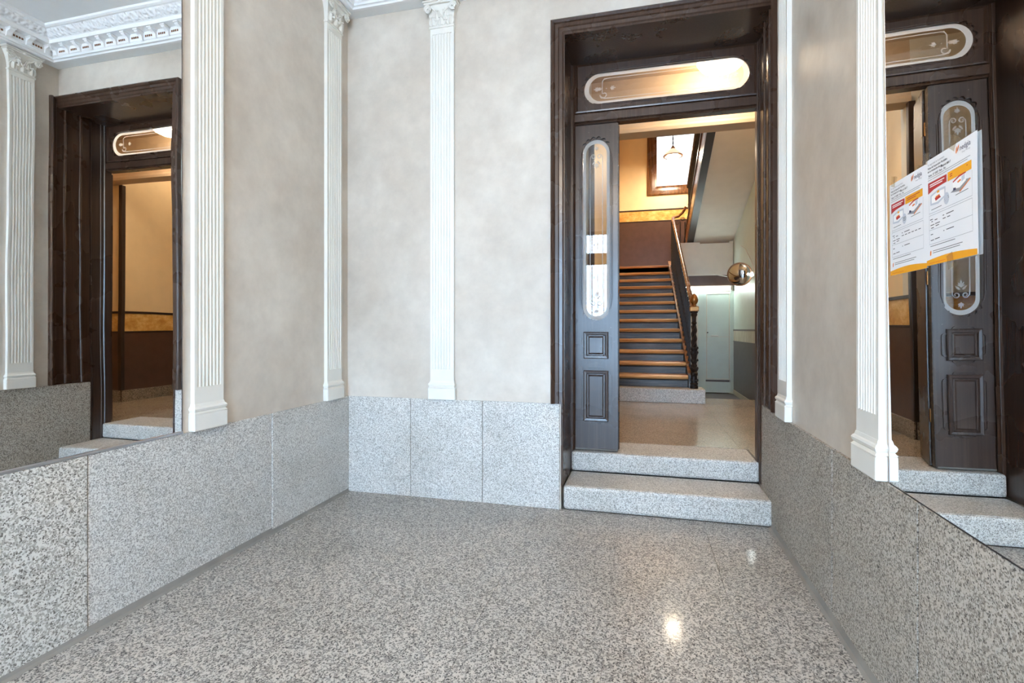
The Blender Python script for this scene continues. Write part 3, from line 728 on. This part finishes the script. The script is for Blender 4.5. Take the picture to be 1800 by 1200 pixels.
bx('floor_passage', 'wainscot_grey', (.55, 2.4, 7.40, 10.6, -.05, .045), kind='structure', label='dull grey sunken passage floor in front of the pale metal door')

def wainscot(parent, ax, c, sg, a0, a1, zf, brown='wainscot_brown', band='marbled_band', hw=.905, hb=.25, skirt=True, rail='rail_dark'):
    """dado on a wall plane: ax 'x' means plane x=c facing sg, running y a0..a1"""
    def b(nm, mat, t, z0, z1, **k):
        lo, hi = sorted((c, c+sg*t))
        return bx(nm, mat, (lo, hi, a0, a1, z0, z1) if ax == 'x' else (a0, a1, lo, hi, z0, z1), parent, **k)
    b('wainscot_panel', brown, .006, zf, zf+hw); b('marbled_band', band, .004, zf+hw+.02, zf+hw+hb)
    b('dado_rail', rail, .014, zf+hw, zf+hw+.022, bevel=.003); b('dado_rail', rail, .014, zf+hw+hb, zf+hw+hb+.03, bevel=.003)
    if skirt: b('granite_skirting', 'granite_skirting', .02, zf, zf+.15, bevel=.003)
# cross passage ends and returns
w1 = bx('wall_hall_left', 'cream_wall', (HX0-.2, HX0, YJ+.2, 11.5, 0, ZT), kind='structure', label='cream wall beside the staircase with brown wainscot')
wainscot(w1, 'x', HX0, 1, YJ, 7.0, ZF, hw=.94)
w2 = bx('wall_return_left', 'pale_wall', (CX0, HX0, YJ, YJ+.2, 0, ZT), kind='structure', label='olive-grey return wall seen only in the right mirror')
wainscot(w2, 'y', YJ, -1, CX0, HX0, ZF, hw=.94)
w3 = bx('wall_hall_right', 'cream_wall', (HX1, HX1+.2, 5.36, 7.43, 0, ZT), kind='structure', label='cream wall right of the hall seen only in the left mirror')
wainscot(w3, 'x', HX1, -1, 5.16, 7.43, ZF)
w4 = bx('wall_return_right', 'cream_wall', (HX1, CX1, 5.16, 5.36, 0, ZH+.1), kind='structure', label='cream return wall at the right of the cross passage')
wainscot(w4, 'y', 5.16, -1, HX1, CX1, ZF)
for nm, x, y, sd_ in (('trim_3', HX0, YJ, 'left corner, seen in the right mirror'), ('trim_4', HX1, 5.16, 'right corner, seen in the left mirror')):
    bx(nm, 'rail_dark', (x-.028, x+.028, y-.022, y+.03, ZF+.15, 3.14), kind='structure', label='dark vertical moulding on the stair hall '+sd_, bevel=.006)
bx('wall_cross_left', 'pale_wall', (CX0-.2, CX0, 4.0, 5.3, 0, ZH+.1), kind='structure', label='end wall of the cross passage on the left')
bx('wall_cross_right', 'cream_wall', (CX1, CX1+.2, 4.0, 5.4, 0, ZH+.1), kind='structure', label='end wall of the cross passage on the right')
bx('wall_front_left', 'cream_wall', (CX0, -A-T, 4.0, 4.07, 0, ZH+.1), kind='structure', label='hall side of the doorway wall on the left') if CX0 < -A-T else None
bx('wall_front_right', 'cream_wall', (B+T, CX1, 4.0, 4.035, 0, ZH+.1), kind='structure', label='hall side of the doorway wall on the right')
bx('ceiling_hall', 'beam_plaster', (CX0-.2, CX1+.2, 4.0, YJ+.01, ZH, ZH+.2), kind='structure', label='cream ceiling of the cross passage behind the doorway')
bx('wall_beam', 'beam_plaster', (HX0, CX1, YJ, YJ+.16, 3.14, ZT), kind='structure', label='cream plaster beam across the stair hall above the opening')
# textured edge moulding of the beam
MB().sweep([(HX0, 3.14), (HX1, 3.14)], [(0, 0), (0, .012), (.03, .016), (.05, .010), (.055, 0)], XZ(YJ, -1)).build('trim_5', 'beam_plaster', kind='structure', label='cream moulding along the lower edge of the hall beam', bevel=.002)
# landing, back walls
LY, LZt = 10.41, 2.516
wlb = MB().box(HX0-.2, .128+.05, 11.5, 11.75, 0, ZT).box(1.75, 2.4, 11.5, 11.75, 0, ZT).box(.178, 1.75, 11.5, 11.75, 0, 4.23).box(.178, 1.75, 11.5, 11.75, 6.3, ZT).build('wall_landing', 'cream_wall', kind='structure', label='yellow-cream landing wall with a window above the stairs')
wainscot(wlb, 'y', 11.5, -1, HX0, 2.1, LZt, hw=1.095, hb=.24, skirt=False)
bx('wall_upper_right', 'soffit_paint', (HX1, HX1+.2, 7.43, 11.5, 0, ZT), kind='structure', label='right wall of the stairwell above the passage')
bx('ceiling_stair', 'cream_wall', (HX0-.2, HX1+.2, YJ, 11.75, ZT, ZT+.1), kind='structure', label='cream ceiling high over the staircase')
bx('floor_landing', 'stair_tread', (HX0, HX1, LY, 11.5, LZt-.18, LZt), kind='structure', label='wooden landing at the top of the first flight')
# window on the landing
wn = thing('window_1', (.9, 11.5, 4.18), kind='structure', label='bright frosted landing window in a moulded brown wooden frame')
fp = [(0, 0), (0, .03), (.02, .045), (.045, .045), (.055, .03), (.09, .03), (.10, .012), (.15, .008), (.16, -.01), (.205, -.02), (.205, -.10)]
MB().sweep([(.135, 4.18), (1.73, 4.18), (1.73, 6.35), (.135, 6.35)], fp, XZ(11.5, -1), closed=True).build('window_frame', 'window_wood', wn)
bx('glass_pane', 'window_glass', (.30, 1.60, 11.585, 11.59, 4.34, 6.20), wn)
# pale door and passage
PY = 10.30
wp = MB().box(.62, 1.10, PY, PY+.09, 0, 2.93).box(1.62, 1.69, PY, PY+.09, 0, 2.93).box(1.10, 1.62, PY, PY+.09, 1.96, 2.90).build('wall_passage_end', 'soffit_paint', kind='structure', label='back wall of the passage under the stairs')
wq = MB().prism([(7.43, 0), (PY+.1, 0), (PY+.1, 2.93), (7.43, 3.90)], 1.70, 2.115, lambda u, v, h: (h, u, v)).build('wall_passage_right', 'green_white', kind='structure', label='pale passage wall with grey wainscot right of the metal door')
def pw(nm, mat, t, z0, z1): return bx(nm, mat, (1.70-t, 1.70, 7.43, PY, z0, z1), wq)
pw('wainscot_panel', 'wainscot_grey', .006, .045, 1.035); pw('marbled_band', 'marbled_pale', .004, 1.045, 1.235); pw('dado_rail', 'wainscot_grey', .012, 1.03, 1.047); pw('dado_rail', 'wainscot_grey', .012, 1.235, 1.262)
pw('skirting', 'pale_wall', .014, .045, .13)
bx('beam_board', 'wainscot_brown', (.70, 1.70, PY-.04, PY, 2.09, 2.285), wp)
ftl = thing('fluorescent_lamp', (1.2, PY-.03, 1.99), 'long white fluorescent tube lamp above the pale metal door', 'lamp')
bx('housing', 'white_paint', (.72, 1.66, PY-.012, PY, 1.99, 2.085), ftl, bevel=.004)
MB().tube([(.75, PY-.034, 2.04), (1.63, PY-.034, 2.04)], .019, 10).build('tube', 'tube_glass', ftl, smooth=True)
for x in (.735, 1.645): bx('end_cap', 'white_paint', (x-.012, x+.012, PY-.06, PY, 2.012, 2.068), ftl, bevel=.004)
d2 = thing('door_2', (1.38, PY, .045), kind='structure', label='pale green metal cupboard door with white handle under the stairs')
bx('door_frame', 'green_white', (1.06, 1.20, PY-.02, PY+.02, .045, 1.995), d2, bevel=.004); bx('door_frame', 'green_white', (1.64, 1.70, PY-.02, PY+.02, .045, 1.995), d2, bevel=.004)
bx('door_panel', 'green_white', (1.20, 1.64, PY-.005, PY+.03, .30, 1.955), d2, bevel=.004)
bx('kick_panel', 'green_white', (1.20, 1.64, PY-.012, PY+.03, .06, .265), d2, bevel=.004)
bx('gap_strip', 'wainscot_grey', (1.20, 1.64, PY, PY+.03, .265, .30), d2)
MB().rings([(1.21, 1.63, .31, 1.945, 0), (1.21, 1.63, .31, 1.945, .006), (1.222, 1.618, .322, 1.933, .006), (1.226, 1.614, .326, 1.929, 0)], XZ(PY-.005, -1), cap=False).build('panel_bead', 'pale_wall', d2)
bx('mid_rail', 'pale_wall', (1.22, 1.62, PY-.009, PY-.004, 1.115, 1.123), d2)
hd = MB().tube([(1.30, PY-.005, 1.135), (1.30, PY-.035, 1.14), (1.42, PY-.035, 1.14), (1.42, PY-.005, 1.135)], .011, 8).build('handle', 'white_paint', d2, smooth=True)
MB().lathe([(.012, 0), (.012, .02)], (1.235, PY-.012, 1.19), 10).build('lock', 'iron', d2)

# staircase --------------------------------------------------------------------
T_, R_, Y1, Z1 = .28, .155, 7.05, .656
xend = lambda y: .604-(y-7.05)*.0214
bx('granite_step', 'granite_step', (HX0+.021, .795, 6.84, 7.16, ZF, .496), label='granite block step at the foot of the wooden staircase', cat='step', bevel=.008)
st = thing('staircase', (0, 7.0, .316), 'worn wooden staircase rising to the landing behind the doorway', 'staircase')
for i in range(12):
    y, z = Y1+i*T_, Z1+i*R_; xr = xend(y)
    MB().prism([(y-.010, z-.052), (y-.026, z-.046), (y-.034, z-.026), (y-.026, z-.006), (y-.010, z), (y+T_+.01, z), (y+T_+.01, z-.052)], HX0+.002, xr, lambda u, v, h: (h, u, v)).build('tread', 'stair_tread', st)
    mb = MB().box(HX0+.004, xr-.004, y+.0, y+.02, z-R_, z-.052)
    mb.prism([(y, z-.052), (y-.016, z-.052), (y-.014, z-.062), (y, z-.070)], HX0+.004, xr-.004, lambda u, v, h: (h, u, v)); mb.build('riser', 'stair_riser', st)
y = Y1+12*T_; z = Z1+12*R_
bx('riser', 'stair_riser', (HX0+.004, xend(y)-.004, y, y+.02, z-R_, z-.04), st)
bx('landing_nosing', 'stair_tread', (HX0+.004, .60, y-.03, y+.05, z-.04, z+.003), st, bevel=.015)
# outer string with cap, following the stair edge
ya, yb_ = 6.99, 10.44
sl = R_/T_
za = Z1-.03+(ya-Y1)*sl
def beam(mb, pA, pB, hx, zlo, zhi):
    (xa, y_a, z_a), (xb, y_b, z_b) = pA, pB
    vs_ = [(x+dx, yy, zz+dz) for (x, yy, zz) in ((xa, y_a, z_a), (xb, y_b, z_b)) for dx, dz in ((-hx, zlo), (hx, zlo), (hx, zhi), (-hx, zhi))]
    return mb.add(vs_, [(0, 1, 2, 3), (7, 6, 5, 4), (0, 4, 5, 1), (1, 5, 6, 2), (2, 6, 7, 3), (3, 7, 4, 0)])
pA = (xend(ya)+.022, ya, za); pB = (xend(yb_)+.022, yb_, za+(yb_-ya)*sl)
beam(MB(), pA, pB, .020, -.26, .075).build('outer_string', 'stair_riser', st)
beam(MB(), pA, pB, .030, .075, .100).build('string_cap', 'rail_wood', st)
# closed underside panel of the first flight
beam(MB(), (xend(ya)+.02, ya+.25, .33), (xend(yb_)+.02, yb_, .33), .010, 0, 0.01)
und = [(7.05, .05), (7.05, .40), (10.3, 2.15), (10.3, .05)]
MB().prism(und, .50, .52, lambda u, v, h: (h, u, v)).build('side_panel', 'soffit_paint', st)
# balustrade of the first flight
bl = thing('balustrade', (.64, 7.0, .496), 'dark iron balustrade with brown handrail and ornate newel on the lower flight', 'railing')
NX, NY = .672, 6.975
prof = [(.050, 0), (.050, .03), (.044, .035), (.044, .05), (.052, .06), (.040, .075), (.036, .16), (.044, .17), (.046, .20), (.034, .215), (.046, .235), (.052, .255), (.034, .275),
        (.038, .30), (.028, .32), (.036, .34), (.040, .36), (.030, .38), (.038, .43), (.046, .445), (.034, .46), (.040, .50), (.048, .52), (.030, .535)]
nw = MB().lathe(prof, (NX, NY, .496), 12).build('newel_post', 'iron', bl, smooth=False)
MB().lathe([(.028, .535), (.034, .55), (.030, .60), (.027, .70), (.030, .80), (.024, .83)], (NX, NY, .496), 8).build('shaft', 'iron', nw)
for k in range(3):
    a0 = k*2*PI/3
    MB().tube([(NX+.031*math.cos(a0+q*5.2), NY+.031*math.sin(a0+q*5.2), .496+.545+.27*q) for q in [i/24 for i in range(25)]], .007, 5).build('twist_band', 'iron_rust', nw, smooth=True)
MB().lathe([(.024, .83), (.036, .85), (.026, .87), (.028, .93), (.042, .955), (.036, .975), (.046, .985), (.046, 1.0)], (NX, NY, .496), 12).build('collar', 'iron', nw)
for zz in (.09, .245, .35, .45, .51):
    for k in range(6):
        a = k*PI/3; MB().lathe([(.002, 0), (.010, .006), (.012, .018), (.006, .032), (.001, .036)], (NX+.043*math.cos(a), NY+.043*math.sin(a), .496+zz), 6).build('leaf_boss', 'iron', nw)
bx('cap_block', 'brass', (NX-.055, NX+.055, NY-.055, NY+.055, 1.497, 1.560), bl, bevel=.008)
MB().lathe([(.020, 0), (.030, .008), (.022, .02), (.026, .03), (.046, .055), (.052, .085), (.046, .12), (.030, .148), (.012, .165), (.002, .17)], (NX, NY, 1.560), 16).build('finial', 'brass', bl, smooth=True)
rA = Vector((NX-.005, NY+.03, 1.53)); rB = Vector((.602, 10.22, 3.37))
rail = [rA.lerp(rB, i/10) for i in range(11)]
rail += [Vector((.605, 10.34, 3.43)), Vector((.64, 10.44, 3.46)), Vector((.72, 10.50, 3.49)), Vector((.80, 10.50, 3.56)), Vector((.86, 10.46, 3.66))]
MB().tube(rail, .030, 10, .026).build('handrail', 'rail_wood', bl, smooth=True)
def baluster(x, y, z0, z1, parent):
    h = z1-z0
    MB().lathe([(.013, 0), (.016, .03), (.009, .05), (.009, h*.40), (.015, h*.43), (.011, h*.46), (.015, h*.49), (.009, h*.52), (.009, h*.92), (.014, h*.95), (.010, h)], (x, y, z0), 6).build('baluster', 'iron', parent)
for i in range(26):
    y = 7.12+i*.122; q = (y-rA.y)/(rB.y-rA.y); xx = xend(y)+.024
    baluster(rA.x+(rB.x-rA.x)*q*.9+(xx-(rA.x+(rB.x-rA.x)*q*.9))*.8, y, za+.098+(y-ya)*sl, rA.z+(rB.z-rA.z)*q-.02, bl)
sc_pts = [(.70+.05*math.cos(a)*(1-a/14), 10.47, 3.36+.05*math.sin(a)*(1-a/14)) for a in [i*.35 for i in range(30)]]
MB().tube(sc_pts, .006, 5).build('scroll', 'iron', bl, smooth=True)
sc_pts = [(.80-.045*math.cos(a)*(1-a/14), 10.47, 3.42+.045*math.sin(a)*(1-a/14)) for a in [i*.35 for i in range(30)]]
MB().tube(sc_pts, .006, 5).build('scroll', 'iron', bl, smooth=True)
for x in (.66, .75, .84): MB().lathe([(.010, 0), (.010, .85)], (x, 10.47, LZt), 6).build('baluster', 'iron', bl)
# upper flight: sloping soffit, string and balustrade towards the viewer
u0y, u0z, u1y, u1z = 11.4, 2.60, 5.24, 4.69
zu = lambda y: u0z+(u0y-y)*(u1z-u0z)/(u0y-u1y)
uf = thing('staircase', (1.5, 8.3, 3.0), 'underside and dark string of the upper flight seen above the passage', 'staircase')
MB().prism([(u0y, zu(u0y)), (u1y, zu(u1y)), (u1y, zu(u1y)+.20), (u0y, zu(u0y)+.20)], .98, HX1-.006, lambda u, v, h: (h, u, v)).build('sloping_soffit', 'soffit_paint', uf)
MB().prism([(u0y, zu(u0y)-.03), (u1y, zu(u1y)-.03), (u1y, zu(u1y)+.06), (u0y, zu(u0y)+.06)], .872, .985, lambda u, v, h: (h, u, v)).build('string_base', 'rail_dark', uf)
MB().prism([(u0y, zu(u0y)+.06), (u1y, zu(u1y)+.06), (u1y, zu(u1y)+.40), (u0y, zu(u0y)+.40)], .88, .94, lambda u, v, h: (h, u, v)).build('string_board', 'rail_wood', uf)
MB().prism([(u0y, zu(u0y)+.40), (u1y, zu(u1y)+.40), (u1y, zu(u1y)+.44), (u0y, zu(u0y)+.44)], .865, .955, lambda u, v, h: (h, u, v)).build('string_cap', 'rail_dark', uf)
for i in range(17):
    y = 10.6-i*.24; MB().box(.95, HX1-.005, y-.24, y+.03, zu(y)+.30, zu(y)+.34).build('tread', 'stair_tread', uf)
bu = thing('balustrade', (.91, 8.0, zu(8.0)+.44), 'dark iron balustrade of the upper flight against the bright window', 'railing')
for i in range(30):
    y = 10.5-i*.14; baluster(.91, y, zu(y)+.43, zu(y)+1.20, bu)
MB().tube([(.90, 10.52, zu(10.52)+1.16), (.91, 8.5, zu(8.5)+1.21), (.91, 6.3, zu(6.3)+1.21)], .028, 8).build('handrail', 'rail_dark', bu, smooth=True)

# ================================================================== LAMPS AND SMALL THINGS
hl = thing('ceiling_lamp', (.66, 4.60, 3.45), 'glowing round opal lamp on the hall ceiling behind the transom glass', 'lamp')
MB().lathe([(.005, 0), (.09, .008), (.16, .04), (.195, .09), (.19, .13), (.15, .165)], (.66, 4.60, 3.45), 24).build('glass_shade', 'lamp_glass', hl, smooth=True)
MB().lathe([(.16, .16), (.17, .17), (.17, .21)], (.66, 4.60, 3.45), 24).build('mount', 'brass', hl)
vl = thing('ceiling_lamp', (-.35, -.7, 3.22), 'added fill lamp, an unseen opal globe on the vestibule ceiling above the camera', 'lamp')  # added out of view to brighten the vestibule and warm its upper walls
MB().lathe([(.005, 0), (.08, .010), (.145, .05), (.17, .12), (.15, .19), (.09, .235)], (-.35, -.7, 3.22), 24).build('glass_shade', 'fill_globe_glass', vl, smooth=True)
MB().lathe([(.09, .23), (.10, .25), (.02, .27), (.02, .62), (.09, .66), (.09, .678)], (-.35, -.7, 3.22), 16).build('stem', 'brass', vl, smooth=True)
hp = thing('pendant_lamp', (1.5, 5.9, 3.85), 'added fill lamp, an opal globe pendant under the upper flight, unseen behind the door jamb', 'lamp')  # extra light source, added out of view to brighten stairs and right hall wall
MB().lathe([(.005, 0), (.07, .010), (.12, .05), (.14, .11), (.12, .17), (.06, .21)], (1.5, 5.9, 3.85), 20).build('glass_shade', 'lamp_glass', hp, smooth=True)
MB().lathe([(.06, .20), (.065, .23), (.012, .25), (.012, .60)], (1.5, 5.9, 3.85), 12).build('rod', 'brass', hp, smooth=True)
pl_ = thing('pendant_lamp', (.623, 10.6, 4.70), 'opal glass pendant lamp on a chain in front of the landing window', 'lamp')
pc = (.623, 10.6, 4.70)
MB().lathe([(.150, .006), (.178, .012), (.186, .028), (.165, .06), (.12, .105), (.07, .145), (.04, .165)], pc, 24).build('glass_shade', 'opal_shade', pl_, smooth=True)
MB().lathe([(.004, -.030), (.06, -.024), (.11, -.006), (.13, .004)], pc, 20).build('bulb_glass', 'pendant_glass', pl_, smooth=True)
MB().lathe([(.187, .008), (.192, .014), (.190, .024), (.184, .028)], pc, 24).build('shade_rim', 'brass', pl_, smooth=True)
MB().lathe([(.042, .16), (.046, .175), (.03, .20), (.012, .225)], pc, 12).build('gallery', 'brass', pl_, smooth=True)
chn = MB()
zc_ = 4.92; k = 0
while zc_ < ZT-.02:
    r = .018; ax = k % 2
    pts = [(pc[0]+(r*.6*math.cos(a) if ax else 0), pc[1]+(0 if ax else r*.6*math.cos(a)), zc_+.02+.026*math.sin(a)) for a in [2*PI*i/10 for i in range(11)]]
    chn.tube(pts, .008, 5); zc_ += .042; k += 1
chn.build('chain', 'iron', pl_, kind='stuff')
# convex traffic mirror
cm = thing('convex_mirror', (1.452, 8.30, 1.92), 'round convex security mirror with brown rim in the passage', 'mirror')
ctr = Vector((1.452, 8.30, 2.097)); nrm = Vector((-.35, -1, -.12)).normalized()
q = nrm.to_track_quat('Z', 'Y').to_matrix()
def disc(prof, n=32):
    mb = MB().lathe(prof, (0, 0, 0), n); mb.v = [tuple(ctr+q @ Vector(v)) for v in mb.v]; return mb
disc([(.206*math.sin(a), .172*.62*(math.cos(a)-.55)) for a in [PI/2*i/10*.62 for i in range(10, 0, -1)]]+[(.0005, .172*.62*.45)]).build('mirror_dome', 'convex_mirror', cm, smooth=True)
disc([(.150, -.014), (.174, -.012), (.179, .0), (.175, .010), (.166, .011)]).build('rim', 'rubber_rim', cm, smooth=True)
MB().tube([tuple(ctr-nrm*.01), (1.56, 8.38, 2.10), (1.698, 8.38, 2.10)], .012, 8).build('bracket', 'aluminium', cm, smooth=True)
wlp = thing('wall_lamp', (1.70, 8.12, 2.05), 'small white spot lamp on the passage wall beside the convex mirror', 'lamp')
MB().tube([(1.699, 8.12, 2.10), (1.66, 8.12, 2.10), (1.63, 8.12, 2.09)], .014, 8).build('arm', 'white_paint', wlp, smooth=True)
MB().tube([(1.64, 8.12, 2.10), (1.60, 8.12, 2.085)], .034, 12).build('head', 'white_paint', wlp, smooth=True)
MB().lathe([(.004, -.03), (.022, -.02), (.026, 0), (.018, .016), (.003, .02)], (1.585, 8.12, 2.075), 12).build('bulb', 'bulb_glass', wlp, smooth=True)
MB().tube([(.86, PY-.045, 2.30), (1.1, PY-.05, 2.292), (1.35, PY-.06, 2.30), (1.60, PY-.05, 2.25), (1.69, PY-.05, 2.28)], .007, 6).build('cable', 'cable_white', smooth=True, label='pale cable sagging along the brown beam above the metal door', cat='cable')
MB().tube([(1.69, 8.42, 2.12), (1.68, 8.5, 2.25), (1.68, 8.7, 2.38), (1.68, 9.1, 2.60), (1.68, 9.5, 2.72)], .006, 6).build('cable', 'cable_white', smooth=True, label='pale cable climbing the passage wall above the convex mirror', cat='cable')

# ================================================================== STREET DOOR (behind the camera, seen in reflections)
sd = thing('door_3', (-.3, YB-.2, 0), kind='structure', label='wooden street entrance with iron grille behind the camera, seen in reflections')
yy = YB-.2
for x0, x1, z0, z1 in ((SDX0, SDX0+.09, 0, SDZ), (SDX1-.09, SDX1, 0, SDZ), (SDX0+.09, SDX1-.09, SDZ-.08, SDZ), (SDX0+.09, SDX1-.09, 2.70, 2.96)):
    bx('frame_rail', 'window_wood', (x0, x1, yy-.03, yy+.03, z0, z1), sd, bevel=.004)
bx('bottom_panel', 'window_wood', (SDX0+.09, SDX1-.09, yy-.02, yy+.02, 0, .42), sd)
bx('centre_stile', 'window_wood', (-.335, -.265, yy-.03, yy+.03, 0, 2.70), sd)
for i in range(14):
    x = SDX0+.16+i*.13
    if abs(x+.3) > .06: MB().lathe([(.008, 0), (.008, 2.28)], (x, yy+.005, .42), 6).build('grille_bar', 'iron', sd)
    MB().lathe([(.007, 0), (.007, .43)], (x, yy+.005, 2.96), 6).build('grille_bar', 'iron', sd)
for x in (-.97, -.72, -.47, -.13, .12, .37):
    for z, sg in ((1.0, 1), (2.4, -1), (3.15, 1)):
        MB().tube([(x+sg*.055*math.cos(a)*(1-a/16), yy+.012, z+.055*math.sin(a)*(1-a/16)) for a in [i*.4 for i in range(28)]], .006, 5).build('grille_scroll', 'iron', sd, smooth=True)
bx('pavement', 'granite_step', (-6, 6, -11, YB-.35, -.15, -.02), label='grey pavement outside the street entrance', cat='pavement', kind='structure')
